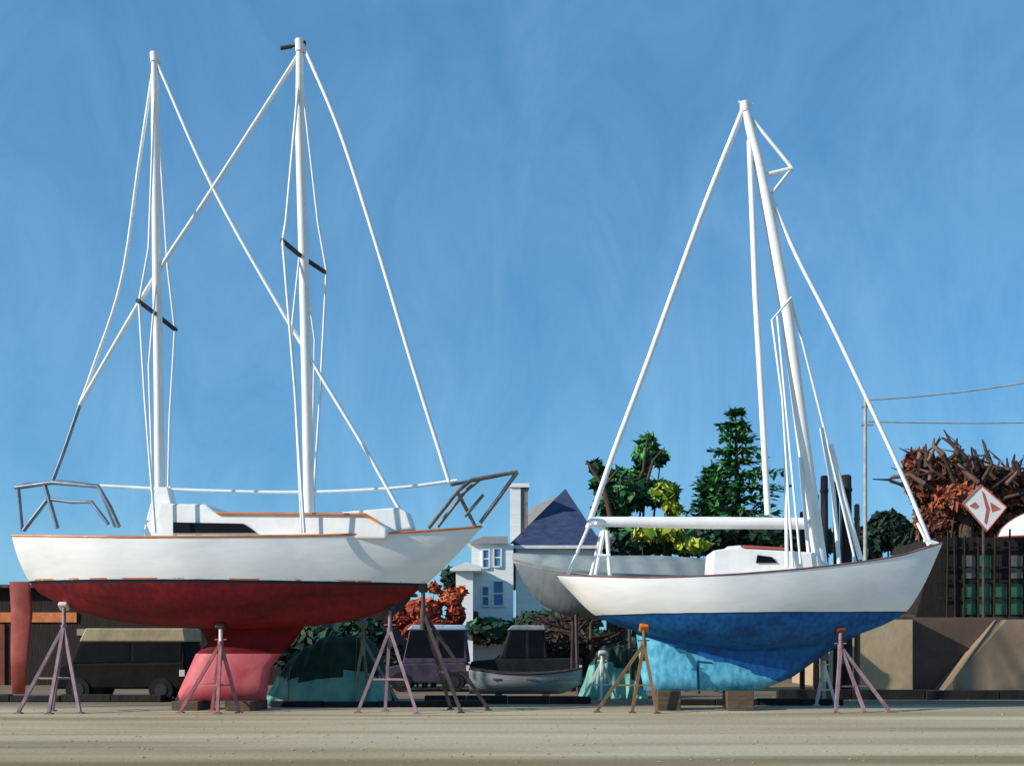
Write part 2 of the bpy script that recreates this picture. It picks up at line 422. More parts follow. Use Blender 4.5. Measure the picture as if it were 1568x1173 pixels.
stand((98,924),22.5,[(28,0.0),(75,-0.2),(122,0.0),(80,0.8)],mauve,padw,0.9,con=conA)
stand((338,955),22.6,[(276,0.1),(333,-0.2),(366,0.1),(325,0.8)],pinkst,darkst,0.3,con=conA,mpost=padw)
stand((597,930),22.6,[(548,0.1),(590,0.7),(638,-0.2)],mauve,darkst,0.7,con=conA)
stand((648,900),22.9,[(706,-0.2),(748,0.6),(690,0.9)],darkst,darkst,0.9,r=.06,con=conA)
stand((556,955),25.2,[(540,0.0),(565,0.6),(612,0.1)],greyst,greyst,-0.7)
stand((922,1000),28.0,[(892,0),(920,-0.3),(944,0.3)],palest,palest,0.5)
stand((986,957),22.7,[(914,0.2),(968,0.0),(1006,-0.2)],olive,pado,0.8,con=conB)
stand((1287,962),22.7,[(1280,-0.1),(1324,0.1),(1362,0.2)],mauve,padr,0.8,con=conB)
stand((1262,1005),25.2,[(1250,0.2),(1280,0),(1262,0.8)],palest,greyst,-0.7)

# ================================================================ GROUND
g=MB(); 
gm=mat('sandy_gravel','#aa9878','#cdbe9f',rough=0.95,scale=0.35,stretch=(0.2,1.6,1),bump=0.3,bscale=22,contrast=0.16,spec=.15)
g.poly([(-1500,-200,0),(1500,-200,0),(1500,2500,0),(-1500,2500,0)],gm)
nt=gm.node_tree; bs=nt.nodes['Principled BSDF']
tc=[n for n in nt.nodes if n.type=='TEX_COORD'][0]; rampo=[n for n in nt.nodes if n.type=='VALTORGB'][0]
mp2=nt.nodes.new('ShaderNodeMapping'); mp2.inputs['Scale'].default_value=(0.05,0.9,1); mp2.inputs['Location'].default_value=(3,.6,0)
nz=nt.nodes.new('ShaderNodeTexNoise'); nz.inputs['Scale'].default_value=1.0; nz.inputs['Detail'].default_value=8
nt.links.new(tc.outputs['Object'],mp2.inputs['Vector']); nt.links.new(mp2.outputs['Vector'],nz.inputs['Vector'])
r2=nt.nodes.new('ShaderNodeValToRGB'); r2.color_ramp.elements[0].position=0.54; r2.color_ramp.elements[1].position=0.68
r2.color_ramp.elements[0].color=(0,0,0,1); r2.color_ramp.elements[1].color=(.8,.8,.8,1)
nt.links.new(nz.outputs['Fac'],r2.inputs['Fac'])
spg=nt.nodes.new('ShaderNodeSeparateXYZ'); nt.links.new(tc.outputs['Object'],spg.inputs[0])
mr=nt.nodes.new('ShaderNodeMapRange'); nt.links.new(spg.outputs['Y'],mr.inputs[0]); mr.inputs[1].default_value=15.0; mr.inputs[2].default_value=12.8; mr.inputs[3].default_value=0; mr.inputs[4].default_value=.9
mulv=nt.nodes.new('ShaderNodeMath'); mulv.operation='MULTIPLY'; nt.links.new(mr.outputs[0],mulv.inputs[0])
rg=nt.nodes.new('ShaderNodeMapRange'); nt.links.new(nz.outputs['Fac'],rg.inputs[0]); rg.inputs[1].default_value=.35; rg.inputs[2].default_value=.55; nt.links.new(rg.outputs[0],mulv.inputs[1])
mx=nt.nodes.new('ShaderNodeMix'); mx.data_type='RGBA'; nt.links.new(r2.outputs['Color'],mx.inputs[0])
nt.links.new(rampo.outputs['Color'],mx.inputs[6]); mx.inputs[7].default_value=lin('#8f7e5c')
mx2=nt.nodes.new('ShaderNodeMix'); mx2.data_type='RGBA'; nt.links.new(mulv.outputs[0],mx2.inputs[0]); nt.links.new(mx.outputs[2],mx2.inputs[6]); mx2.inputs[7].default_value=lin('#7f6e48')
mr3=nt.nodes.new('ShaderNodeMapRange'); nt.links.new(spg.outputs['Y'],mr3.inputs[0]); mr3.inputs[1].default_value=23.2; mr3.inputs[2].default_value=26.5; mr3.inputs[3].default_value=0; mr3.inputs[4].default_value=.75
mx3=nt.nodes.new('ShaderNodeMix'); mx3.data_type='RGBA'; nt.links.new(mr3.outputs[0],mx3.inputs[0]); nt.links.new(mx2.outputs[2],mx3.inputs[6]); mx3.inputs[7].default_value=lin('#6a5848')  # ground tinted darker from the boats back, painting in their shadow band
nf=nt.nodes.new('ShaderNodeTexNoise'); nf.inputs['Scale'].default_value=14; nf.inputs['Detail'].default_value=8
nt.links.new(tc.outputs['Object'],nf.inputs['Vector'])
rf=nt.nodes.new('ShaderNodeValToRGB'); rf.color_ramp.elements[0].position=0.3; rf.color_ramp.elements[1].position=0.7
rf.color_ramp.elements[0].color=(0.8,0.8,0.8,1); rf.color_ramp.elements[1].color=(1.1,1.1,1.1,1)
nt.links.new(nf.outputs['Fac'],rf.inputs['Fac'])
m3=nt.nodes.new('ShaderNodeMix'); m3.data_type='RGBA'; m3.blend_type='MULTIPLY'; m3.inputs[0].default_value=1
nt.links.new(mx3.outputs[2],m3.inputs[6]); nt.links.new(rf.outputs['Color'],m3.inputs[7])
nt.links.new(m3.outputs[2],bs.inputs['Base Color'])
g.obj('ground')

# ================================================================ FOLIAGE
def leafmats(prefix,cols): return [mat(prefix+'_%d'%i,c,c2,rough=0.7,scale=2,bump=0) for i,(c,c2) in enumerate(cols)]
def leaves(mb,c,rad,n,size,mats,bias=0.0,flat=1.0):
    c=Vector(c)
    for i in range(n):
        while True:
            p=Vector((random.uniform(-1,1),random.uniform(-1,1),random.uniform(-1,1)))
            if 0.25<p.length<1: break
        q=c+Vector((p.x*rad[0],p.y*rad[1],p.z*rad[2]))
        if q.z<size*.5: continue
        nrm=(p+Vector((random.uniform(-.8,.8),random.uniform(-.8,.8),random.uniform(-.5,.9)))).normalized()
        a=nrm.orthogonal().normalized(); b=nrm.cross(a); an=random.uniform(0,6.28)
        a,b=a*math.cos(an)+b*math.sin(an),b*math.cos(an)-a*math.sin(an)
        s=size*random.uniform(0.5,1.5)
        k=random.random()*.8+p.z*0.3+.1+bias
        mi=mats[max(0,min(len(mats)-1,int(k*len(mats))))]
        mb.poly([q-a*s,q-b*s*0.5*flat,q+a*s,q+b*s*0.5*flat],mi)
def bush(name,D,blobs,mats,size,dens=60,bark=None,tr=1.0):
    e=empty(name,(X(blobs[0][0],D),D,0)); o=e.location
    mb=MB()
    for px,py,rx,ry,*r in blobs:
        k=D/F; dy=(r[0] if r else 0); bias=(r[1] if len(r)>1 else 0)
        c=Vector((X(px,D)-o.x,dy,Z(py,D)))
        n=int(dens*rx*ry/100)
        leaves(mb,c,(rx*k,max(rx,ry)*k*0.7,ry*k),n,size,mats,bias)
    mb.obj('foliage',e)
    t=MB()
    for px,py,rx,ry,*r in blobs:
        c=Vector((X(px,D)-o.x,(r[0] if r else 0),Z(py,D)))
        base=Vector((c.x*0.3,0,0)); mid=base.lerp(c,0.5)+Vector((0,0,0.3))
        t.tube([base,mid,c],[0.02*D/8*tr,0.012*D/8*tr,0.004*D/8*tr],bark,6)
    t.obj('trunk',e)
    return e
bark=mat('bark','#3c3028','#5e4b3c',rough=0.9,scale=5,bump=0.5)
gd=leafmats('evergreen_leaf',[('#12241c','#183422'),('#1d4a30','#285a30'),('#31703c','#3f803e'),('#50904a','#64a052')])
gy=leafmats('yellow_leaf',[('#1f3f1a','#2b4e1c'),('#486c22','#5b7f28'),('#8a9a2a','#9aa832'),('#aeb238','#c0bc48')])
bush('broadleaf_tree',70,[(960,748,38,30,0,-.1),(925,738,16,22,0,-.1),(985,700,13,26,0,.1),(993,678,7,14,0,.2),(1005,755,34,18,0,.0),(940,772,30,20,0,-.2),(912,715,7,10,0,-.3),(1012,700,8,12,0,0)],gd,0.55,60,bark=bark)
e=empty('dead_tree',(X(930,69),69,0)); tw=MB()
for pts,r in (([(935,790),(925,745),(898,705)],.22),([(925,745),(945,720)],.12),([(990,740),(1000,705),(1015,688)],.12),([(960,770),(985,720),(992,665)],.14)):
    tw.tube([P(a,b,69)-e.location for a,b in pts],[r,r*.8,r*.5][:len(pts)],bark,6)
tw.tube([P(935,1018,69)-e.location,P(935,790,69)-e.location],[.35,.25],bark,8); tw.obj('branches',e)
bush('yellow_shrub',66,[(1018,752,20,12,0,.1),(1030,778,14,10,0,.25)],gy,0.42,50,bark=bark)
bush('hedge',60,[(960,830,45,30,0,-.3),(1010,822,40,24,0,.0),(1060,828,40,22,0,-.2),(1110,815,45,25,0,-.2),(1170,820,50,30,0,-.4),(1230,830,50,30,0,-.4)],gd[:3],0.42,55,bark=bark)
bush('hedge',58,[(1010,822,34,9,-2,.2),(1050,840,26,7,-2,.3),(975,824,16,7,-2,.2)],gy,0.36,65,bark=bark)
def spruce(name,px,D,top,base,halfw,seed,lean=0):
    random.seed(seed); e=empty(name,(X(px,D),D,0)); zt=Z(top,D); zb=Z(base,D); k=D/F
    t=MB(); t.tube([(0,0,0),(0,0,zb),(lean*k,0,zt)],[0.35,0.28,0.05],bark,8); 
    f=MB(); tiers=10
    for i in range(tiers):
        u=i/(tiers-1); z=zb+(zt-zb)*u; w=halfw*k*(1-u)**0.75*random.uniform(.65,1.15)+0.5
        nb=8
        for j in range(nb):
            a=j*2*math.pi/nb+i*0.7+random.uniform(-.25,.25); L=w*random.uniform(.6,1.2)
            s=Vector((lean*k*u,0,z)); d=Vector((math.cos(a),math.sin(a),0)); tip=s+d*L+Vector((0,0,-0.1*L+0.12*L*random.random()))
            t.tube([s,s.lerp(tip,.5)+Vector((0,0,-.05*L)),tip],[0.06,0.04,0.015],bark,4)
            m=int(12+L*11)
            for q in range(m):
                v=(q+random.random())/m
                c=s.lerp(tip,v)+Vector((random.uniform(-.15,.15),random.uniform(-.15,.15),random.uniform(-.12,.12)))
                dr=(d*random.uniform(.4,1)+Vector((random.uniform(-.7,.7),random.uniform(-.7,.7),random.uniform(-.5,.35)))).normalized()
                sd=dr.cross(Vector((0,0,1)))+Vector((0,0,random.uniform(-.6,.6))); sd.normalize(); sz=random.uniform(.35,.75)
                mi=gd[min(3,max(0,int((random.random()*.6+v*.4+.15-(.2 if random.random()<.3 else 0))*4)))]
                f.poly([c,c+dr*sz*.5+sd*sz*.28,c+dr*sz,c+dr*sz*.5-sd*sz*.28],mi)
    t.obj('trunk',e); f.obj('needles',e)
spruce('spruce_tree',1130,70,632,800,66,3,-4)
spruce('spruce_tree',1092,73,718,812,44,5)
random.seed(21)
bush('evergreen_shrub',55,[(1360,808,32,28,0,-.35),(1390,830,30,28,0,-.4),(1330,830,26,26,0,-.45)],gd[:2],0.35,70,bark=bark)
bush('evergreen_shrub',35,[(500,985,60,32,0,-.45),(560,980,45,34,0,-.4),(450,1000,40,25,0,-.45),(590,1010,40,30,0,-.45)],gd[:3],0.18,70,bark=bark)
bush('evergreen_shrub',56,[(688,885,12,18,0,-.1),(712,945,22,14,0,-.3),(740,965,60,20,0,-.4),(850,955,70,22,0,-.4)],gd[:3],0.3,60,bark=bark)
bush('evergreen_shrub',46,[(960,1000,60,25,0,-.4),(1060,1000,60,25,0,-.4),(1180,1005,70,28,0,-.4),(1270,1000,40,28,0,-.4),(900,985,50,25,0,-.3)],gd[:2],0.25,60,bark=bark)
om=leafmats('rust_leaf',[('#6a2518','#88321e'),('#ac4426','#bf522e'),('#c96238','#d97a4a')])
bush('autumn_shrub',36,[(648,935,30,20,0,-.1),(690,915,18,14,0,.2),(620,950,20,12,0,-.2),(698,940,14,18,0,-.1),(706,905,8,7,0,.4),(660,965,45,20,0,-.3),(665,900,10,8,0,.1)],om,0.16,120,bark=bark,tr=.5)

# ================================================================ HOUSE
hs=empty('white_house',(X(800,60),60,0)); ho=hs.location
wall=mat('clapboard_white','#e8e7e2','#faf9f4',rough=0.7,scale=1,stretch=(.3,.3,8),bump=0.25)
slate=mat('slate_roof','#2b3654','#46506f',rough=0.8,scale=1.5,stretch=(1,1,3),bump=0.4,spec=.2)
greyroof=mat('grey_shingle_and_lit_slate','#77736f','#948e88',rough=0.85,scale=2,bump=0.4)
pane=mat('window_pane','#2f6088','#5a93b8',rough=0.25,bump=0)
def HX(px,D): return X(px,D)-ho.x
ev=836
mb=MB(); mb.box(HX(790,60),HX(908,60),.0,8,0,Z(ev,60)-.01,wall)
mb.box(HX(722,57),HX(786,57),-3,3,0,Z(832,57),wall)
mb.box(HX(698,55),HX(724,55),-5,-1,0,Z(872,55),wall); mb.obj('walls',hs)
mb=MB()
a=Vector((HX(778,60),-.6,Z(ev,60)));b=Vector((HX(922,60),-.6,Z(ev,60)));c=Vector((HX(922,60),8.4,Z(ev,60)));d=Vector((HX(778,60),8.4,Z(ev,60)))
ap=Vector((HX(867,63),3.9,Z(749,63)+.2))
mb.poly([a,b,ap],slate);mb.poly([b,c,ap],slate);mb.poly([c,d,ap],slate);mb.poly([d,a,ap],greyroof);mb.poly([a,d,c,b],white)  # left roof face in lighter grey: sunlight painted into its colour
mb.box(a.x,b.x,-.66,-.605,Z(ev,60)-.18,Z(ev,60)-.0,white)
mb.obj('main_roof',hs)
mb=MB(); 
x0,x1=HX(716,57),HX(777,57); zz=Z(832,57); zr=Z(812,57)
mb.poly([(x0,-3.3,zz),(x1,-3.3,zz),(x1,0,zr),(x0+.8,0,zr)],greyroof);mb.poly([(x1,3.3,zz),(x0,3.3,zz),(x0+.8,0,zr),(x1,0,zr)],greyroof);mb.poly([(x0,3.3,zz),(x0,-3.3,zz),(x0+.8,0,zr)],white)
mb.poly([(x0,-3.3,zz),(x0,3.3,zz),(x1,3.3,zz),(x1,-3.3,zz)],white)
x0,x1=HX(690,55),HX(737,55); zz=Z(874,55)
mb.prism([(x0,zz),(x1,zz),(x1,zz+.25),(x0+.9,zz+.5),(x0,zz+.12)],-5.4,-3.01,white)
a=P(800,815,65)-ho;b=P(868,800,65)-ho;c=P(862,754,67)-ho;d=P(812,778,67)-ho
mb.poly([a,b,c,d],greyroof); a2=Vector((a.x,a.y+5,a.z));b2=Vector((b.x,b.y+5,b.z)); mb.poly([b2,a2,d,c],greyroof); mb.poly([a2,a,d],greyroof); mb.poly([b,b2,c],greyroof)  # added gable, its lighter grey stands for the sunlit facet of the main roof
mb.obj('wing_roofs_and_added_gable',hs)
mb=MB(); mb.box(HX(781,62),HX(797,62),1.0,2.2,5,Z(750,62),wall); mb.box(HX(797.2,62),HX(808,62),1.1,2.1,5,Z(752,62),greyroof); mb.box(HX(779,62),HX(810,62),.9,2.3,Z(752,62)+.1,Z(746,62)+.1,wall); mb.obj('chimney',hs)
wb=MB()
def win(px0,px1,py0,py1,D,yf):
    x0,x1,z0,z1=HX(px0,D),HX(px1,D),Z(py1,D),Z(py0,D)
    wb.box(x0,x1,yf-.03,yf+.02,z0,z1,pane)
    t=.09
    wb.box(x0-t,x0,yf-.09,yf,z0-t,z1+t,white);wb.box(x1,x1+t,yf-.09,yf,z0-t,z1+t,white)
    wb.box(x0,x1,yf-.09,yf,z1,z1+t,white);wb.box(x0,x1,yf-.12,yf,z0-t,z0,white)
    wb.box(x0,x1,yf-.06,yf-.031,(z0+z1)/2-.04,(z0+z1)/2+.04,white)
win(740,748,842,868,57,-3); win(757,766,840,866,57,-3); win(739,748,898,926,57,-3); win(756,770,890,926,57,-3)
wb.obj('windows',hs)

# ================================================================ COVERED GREY BOAT
C=Frame('covered_boat',930,32,4)
greycov=mat('shrinkwrap_grey','#7c8480','#a0a7a2',rough=0.6,scale=1.2,bump=0.12)
greyh=mat('grey_hull','#5c6266','#838a8b',rough=0.5,scale=1)
shC=[(1098,880,1.1),(1040,880,1.4),(950,877,1.6),(880,872,1.3),(830,865,.8),(785,855,0.0)]
S=[C.L(px,py,b) for px,py,b in shC]; S=S[::-1]
bC=[C.L(px,py) for px,py in ((1098,930),(1040,945),(950,950),(880,945),(830,925),(805,895),(785,857))][::-1]
zs=curve([p.x for p in S],[p.z for p in S]); bb=curve([p.x for p in S],[r[2] for r in shC][::-1]); zb=curve([p.x for p in bC],[p.z for p in bC])
ridge=[C.L(px,py) for px,py in ((1098,856),(1000,850),(900,850),(830,848),(785,846))][::-1]; zr=curve([p.x for p in ridge],[p.z for p in ridge])
mb=MB(); N=36; s0,s1=S[0].x,S[-1].x; rows=[]
for i in range(N+1):
    s=s0+(s1-s0)*i/N; b=max(.01,bb(s)); z1=zs(s); z0=min(zb(s),z1-.01); row=[]
    for j in range(25):
        a=math.pi*j/24; c=math.cos(a); sn=math.sin(a); n=1.7
        row.append((s,-(1 if c>0 else -1)*b*abs(c)**(2/n),z1-(z1-z0)*sn**(2/n)))
    rows.append(row)
for i in range(N): mb.faces(rows[i]+rows[i+1],[(j,j+1,j+26,j+25) for j in range(24)],greyh,True)
mb.poly(rows[-1],greyh); mb.obj('hull',C.e)
mb=MB()
for i in range(N):
    for sg in (-1,1):
        p=[]
        for k in (i,i+1):
            s=s0+(s1-s0)*k/N; b=max(.01,bb(s))*1.02; sag=0.05*math.sin(k*1.3)
            p.append([(s,sg*b,zs(s)-.12),(s,sg*b*.55,zs(s)+(max(zr(s),zs(s)+.02)-zs(s))*.62-sag),(s,0,max(zr(s),zs(s)+.02))])
        mb.faces(p[0]+p[1],[(0,1,4,3),(1,2,5,4)],greycov,True)
mb.obj('cover',C.e,fixn=True)
mb=MB()
for px in (880,960,1060):
    p=C.L(px,943)
    for y in (-.6,.6): mb.tube([(p.x,y*1.3,0),(p.x,y*.5,p.z+.25)],.06,darkwood,6)
    mb.tube([(p.x,-.7,.5),(p.x,.7,.5)],.05,darkwood,6)
mb.obj('cradle',C.e)

# ================================================================ CARS
rub=mat('tyre_rubber','#101010','#1c1b1a',rough=0.9); hub=mat('wheel_hub','#222222','#343434',rough=0.6,metal=.2)
lampm=mat('headlamp','#c8c4bc','#e4e2de',rough=0.3)
def car(name,px0,px1,D,h,body,roofm,deg=0,style='car',pillar=None):
    L=(px1-px0)*D/F; e=empty(name,(X((px0+px1)/2,D),D,0),math.radians(deg))
    W=.85; hl=L/2; pillar=pillar or body
    if style=='van': body_p=[(-1,.35),(-1,.95),(-.82,1.05),(.98,1.1),(1,.35)]; top=[(-.78,1.05),(-.6,h*.96),(-.5,h),(.92,h),(.98,1.08)]
    elif style=='truck': body_p=[(-1,.45),(-1,1.0),(-.45,1.1),(1,1.12),(1,.45)]; top=[(-.5,1.1),(-.3,h*.97),(-.22,h),(.3,h),(.38,1.1)]
    else: body_p=[(-1,.3),(-1,.75),(-.9,.85),(-.5,.95),(.85,.98),(1,.85),(1,.3)]; top=[(-.62,.93),(-.45,h*.97),(-.35,h),(.75,h),(.85,h*.96),(.95,.96)]
    mb=MB(); mb.prism([(x*hl,z) for x,z in body_p],-W,W,body); mb.obj('body',e,.06,fixn=True)
    mb=MB(); n=len(top); v=[]
    for y in (-1,1):
        for x,z in top: v.append((x*hl,y*(W-.03-.16*(z-.95)/(h-.95)),z))
    fs=[tuple(range(n)),tuple(range(2*n-1,n-1,-1))]+[(i,i+n,(i+1)%n+n,(i+1)%n) for i in range(n)]
    mb.faces(v,fs,pillar); mb.obj('cab',e,.05,fixn=True)
    hi=[p for p in top if p[1]>=h*.955]; xa=hi[0][0]*hl-.04; xb=hi[-1][0]*hl+.04; rh=.34 if style=='van' else .14
    mb=MB(); wt=W-.03-.16
    mb.prism([(xa-.06,h-rh),(xb+.06,h-rh),(xb,h+.035),(xa+.12,h+.035)],-wt-.07,wt+.07,roofm); mb.obj('roof_panel',e,.04,fixn=True)
    mb=MB(); zlo=1.14; zhi=h-rh-.03
    segs=2
    for sy in (-1,1):
        for k in range(segs):
            a=xa+(xb-xa)*k/segs+.06; b=xa+(xb-xa)*(k+1)/segs-.06
            yl=W-.03-.16*(zlo-.95)/(h-.95)+.012; yh=W-.03-.16*(zhi-.95)/(h-.95)+.012
            sh_=-.18 if k==0 else 0
            mb.poly([(a+sh_,sy*yl,zlo),(b,sy*yl,zlo),(b,sy*yh,zhi),(a,sy*yh,zhi)],glass)
    mb.obj('side_windows',e)
    mb=MB()
    for sx in (-.64,.62):
        for sy in (-1,1):
            c=Vector((sx*hl,sy*(W-.08),.33)); mb.tube([c-Vector((0,.11,0)),c+Vector((0,.11,0))],.33,rub,20); mb.tube([c-Vector((0,.125,0)),c+Vector((0,.125,0))],.18,hub,12)
    mb.obj('wheels',e)
    mb=MB()
    for sy in (-1,1): mb.box(-hl-.02,-hl+.1,sy*.6-.16,sy*.6+.16,.62,.78,lampm)
    for sy in (-1,1): mb.box(hl*.9,hl*.98,sy*W-.02,sy*W+.02,.7,.88,lampm)
    mb.box(-hl-.08,-hl+.1,-W*.95,W*.95,.38,.5,darkst); mb.box(hl-.1,hl+.08,-W*.95,W*.95,.38,.5,darkst)
    mb.obj('lamps_and_bumpers',e); return e
vm=mat('van_dark_paint','#0f0e10','#221d19',rough=.7,scale=2,spec=.1); cream=mat('van_cream_roof','#8b7f64','#b5a783',rough=.6,scale=2)
car('parked_van',104,300,28,2.0,vm,cream,0,'van')
dk=mat('car_dark_paint','#121416','#26292b',rough=.6,spec=.2); dk2=mat('car_mauve_paint','#332c3d','#514859',rough=.6,spec=.2); pal=mat('car_pale_roof','#86a0bc','#b8c8d6',rough=.5)
car('parked_truck',722,890,34,2.2,dk,mat('truck_roof','#6a7074','#a4a8aa',rough=.5),0,'truck')
car('parked_car',596,722,33.5,2.2,dk2,pal,0,'car')

Dg=Frame('rowing_dinghy',805,29,0)
dm=mat('dinghy_paint','#75787a','#acadab',rough=.6,stretch=(.4,1,6),scale=2)
mb=MB(); rows=[]
L=X(892,29)-X(720,29)
for i in range(25):
    t=i/24; s=-L/2+L*t; b=.62*(math.sin(math.pi*min(1,(t*.8+.2)))**.6 if t<1 else 0)+.01; z1=.72+.16*(2*t-1)**2; z0=.12+.5*max(0,t-.82)*3
    z0=min(z0,z1-.02)
    rows.append([(s,-math.copysign(1,math.cos(a))*b*abs(math.cos(a))**.9,z1-(z1-z0)*math.sin(a)**.9) for a in [math.pi*j/16*0.99999 for j in range(17)]])
for i in range(24): mb.faces(rows[i]+rows[i+1],[(j,j+1,j+18,j+17) for j in range(16)],dm,True)
mb.poly(rows[0],dm); mb.obj('hull',Dg.e)
mb=MB(); mb.tube([r[0] for r in rows],.03,darkwood,6); mb.tube([r[-1] for r in rows],.03,darkwood,6)
for i in (6,13,18): mb.box(rows[i][0][0]-.12,rows[i][0][0]+.12,rows[i][0][1],rows[i][-1][1],.55,.59,timber)
mb.box(-.9,-.7,-.4,.4,.004,.14,timber); mb.box(.5,.7,-.4,.4,.004,.14,timber)
mb.obj('gunwale_and_thwarts',Dg.e)

def tarp(name,D,prof,depth,m1,m2,seed):
    random.seed(seed); px0=prof[0][0]; e=empty(name,(X(px0,D),D,0)); o=e.location
    f=curve([X(a,D)-o.x for a,b in prof],[Z(b,D) for a,b in prof]); x1=X(prof[-1][0],D)-o.x
    mb=MB(); NX=60; NY=28; G=[]
    ph=[random.uniform(0,6) for _ in range(6)]
    for i in range(NX+1):
        for j in range(NY+1):
            u=i/NX; x=x1*u; v=-1+2*j/NY; h=max(.03,f(x))
            fold=.10*abs(math.sin(5*u*math.pi+2.6*v+ph[0]))+.07*abs(math.sin(9*u*math.pi-4*v+ph[1]))+.05*math.sin(4*v+19*u+ph[2])
            z=h*(1-abs(v)**2.0); y=v*depth*(0.85)-math.copysign(fold,v)*min(1,abs(v)*2)
            z=max(.01,z-fold*.6*(1-abs(v)))
            G.append((x,y,z if abs(v)<1 else .01))
    for i in range(NX):
        for j in range(NY):
            a=i*(NY+1)+j; q=(a,a+NY+1,a+NY+2,a+1); u=i/NX
            low=G[a][2]<(.95+.25*math.sin(u*5+ph[3])-.55*u) and j<NY/2
            mb.faces([G[k] for k in q],[(0,1,2,3)],m1 if low else m2,True)
    mb.obj('cover_sheet',e,fixn=True)
    rp=MB()
    for i in (14,44): rp.tube([Vector(G[i*(NY+1)+j])+Vector((0,-.01,.01)) for j in range(NY+1)],.008,greyst,5)
    rp.obj('tie_ropes',e)
teal=mat('tarp_teal','#4e8a7a','#86b8a8',rough=.6,scale=1.5,bump=.2,spec=.2); dgreen=mat('tarp_dark_green','#14271f','#254034',rough=.6,bump=.2,spec=.2)
tarp('tarp_covered_dinghy',26.3,[(405,1066),(425,1035),(460,992),(520,968),(560,972),(585,1000),(600,1066)],1.0,teal,dgreen,3)
tarp('tarp_covered_dinghy',29,[(885,1062),(905,1010),(930,985),(965,990),(990,1062)],.8,teal,dgreen,5)
random.seed(11)
def brush(name,D,x0,x1,ytop,n,mats,rr=.035):
    e=empty(name,(X((x0+x1)/2,D),D,0)); o=e.location; mb=MB(); w=(x1-x0)/2*D/F; H=Z(ytop,D)
    for i in range(n):
        x=random.uniform(-w,w); y=random.uniform(-1,1); hh=H*(1-(x/w)**2*.5)*random.uniform(.3,1)
        a=random.uniform(-1.4,1.4); L=random.uniform(.6,1.4)
        s=Vector((x,y,max(.05,hh-.5*L))); t=s+Vector((math.sin(a),random.uniform(-.4,.4),abs(math.cos(a))*.5))*L
        t.z=min(t.z,H*1.03)
        mb.tube([s,s.lerp(t,.5)+Vector((random.uniform(-.1,.1),0,random.uniform(-.1,.1))),t],[rr*1.3,rr,rr*.4],random.choice(mats),5)
        if s.z>.6 and i%3==0: mb.tube([(x,y,0),s],[rr*1.6,rr*1.3],mats[0],5)
    mb.obj('branches',e); return e
br=[bark,mat('branch_brown','#2b1a17','#4a2f27',rough=.9),mat('branch_mauve','#372b2c','#594746',rough=.9)]
brush('brush_pile',35.6,805,930,922,230,br,.05)

# ================================================================ LEFT LONG SHED
sh=empty('storage_shed',(X(300,38),38,0)); so=sh.location
plank=mat('weathered_plank','#1b1514','#352822',rough=.9,scale=2,stretch=(5,1,.4),bump=.5)
mb=MB(); x0=X(-260,38)-so.x; x1=X(600,38)-so.x; zt=Z(900,38)
mb.box(x0,x1,0,7,0,zt,plank); mb.obj('walls',sh)
mb=MB(); mb.prism([(x0-.3,zt),(x1+.3,zt),(x1+.3,zt+.12),(x0-.3,zt+.12)],-.4,7.4,darkst); mb.obj('roof',sh)
mb=MB(); ob=mat('door_band_orange','#c4622a','#e58c4c',rough=.6)
mb.box(x0,X(118,38)-so.x,-.06,-.004,Z(952,38),Z(937,38),ob); mb.box(X(118,38)-so.x+.01,X(300,38)-so.x,-.05,-.004,Z(972,38),Z(962,38),cream)
mb.box(X(-40,38)-so.x,X(8,38)-so.x,-.06,-.004,0,Z(955,38),padr)
mb.obj('painted_boards',sh)

# ================================================================ RIGHT SIDE
D=34
rw=empty('retaining_wall',(X(1400,D),D,0)); ro=rw.location
tan=mat('concrete_tan','#a08c6c','#bba786',rough=.9,scale=.8,bump=.3); brn=mat('concrete_brown','#4e3d35','#6b574c',rough=.9,scale=.8,bump=.3); tan2=mat('sand_ramp','#7d6a54','#97826a',rough=.9,scale=.8,bump=.3)
mb=MB(); mb.box(X(1288,D)-ro.x,X(1393,D)-ro.x,-.3,6,0,Z(945,D),tan); mb.box(X(1393,D)-ro.x+.003,X(1800,D)-ro.x,.6,6,0,Z(944,D),brn)
mb.obj('wall',rw,.03)
mb=MB(); mb.prism([(X(1440,D)-ro.x,0),(X(1800,D)-ro.x,0),(X(1800,D)-ro.x,Z(948,D)),(X(1535,D)-ro.x,Z(948,D))],-.25,.595,tan2); mb.obj('ramp',rw,.02)
mb=MB(); mb.box(X(1286,D)-ro.x,X(1395,D)-ro.x,-.36,.5,Z(945,D)+.003,Z(942,D)+.03,brn); mb.obj('coping',rw)
D=35.5
bsd=empty('boat_shed',(X(1500,D),D,0)); bo=bsd.location
blk=mat('tarred_board','#120f0d','#2c201a',rough=.85,scale=3,stretch=(4,1,.5),bump=.4)
grn=mat('green_pane','#234a33','#417550',rough=.35,scale=2,bump=.05); gry=mat('grey_pane','#524f4a','#7d7870',rough=.4,scale=2,stretch=(3,1,.5))
z0=Z(945,34)+.01; zt=Z(822,D)
mb=MB(); mb.prism([(X(1402,D)-bo.x,z0),(X(1800,D)-bo.x,z0),(X(1800,D)-bo.x,zt),(X(1434,D)-bo.x,zt)],0,4.0,blk); mb.obj('walls',bsd)
mb=MB(); px=1474; k=0
while px<1760:
    mb.box(X(px,D)-bo.x,X(px+19,D)-bo.x,-.03,.02,Z(940,D),Z(893,D),grn)
    mb.box(X(px,D)-bo.x,X(px+19,D)-bo.x,-.03,.02,Z(885,D),Z(850,D),gry if k%3==0 else (grn if k%3==1 else blk))
    px+=24; k+=1
mb.obj('window_panes',bsd)
mb=MB(); px=1446
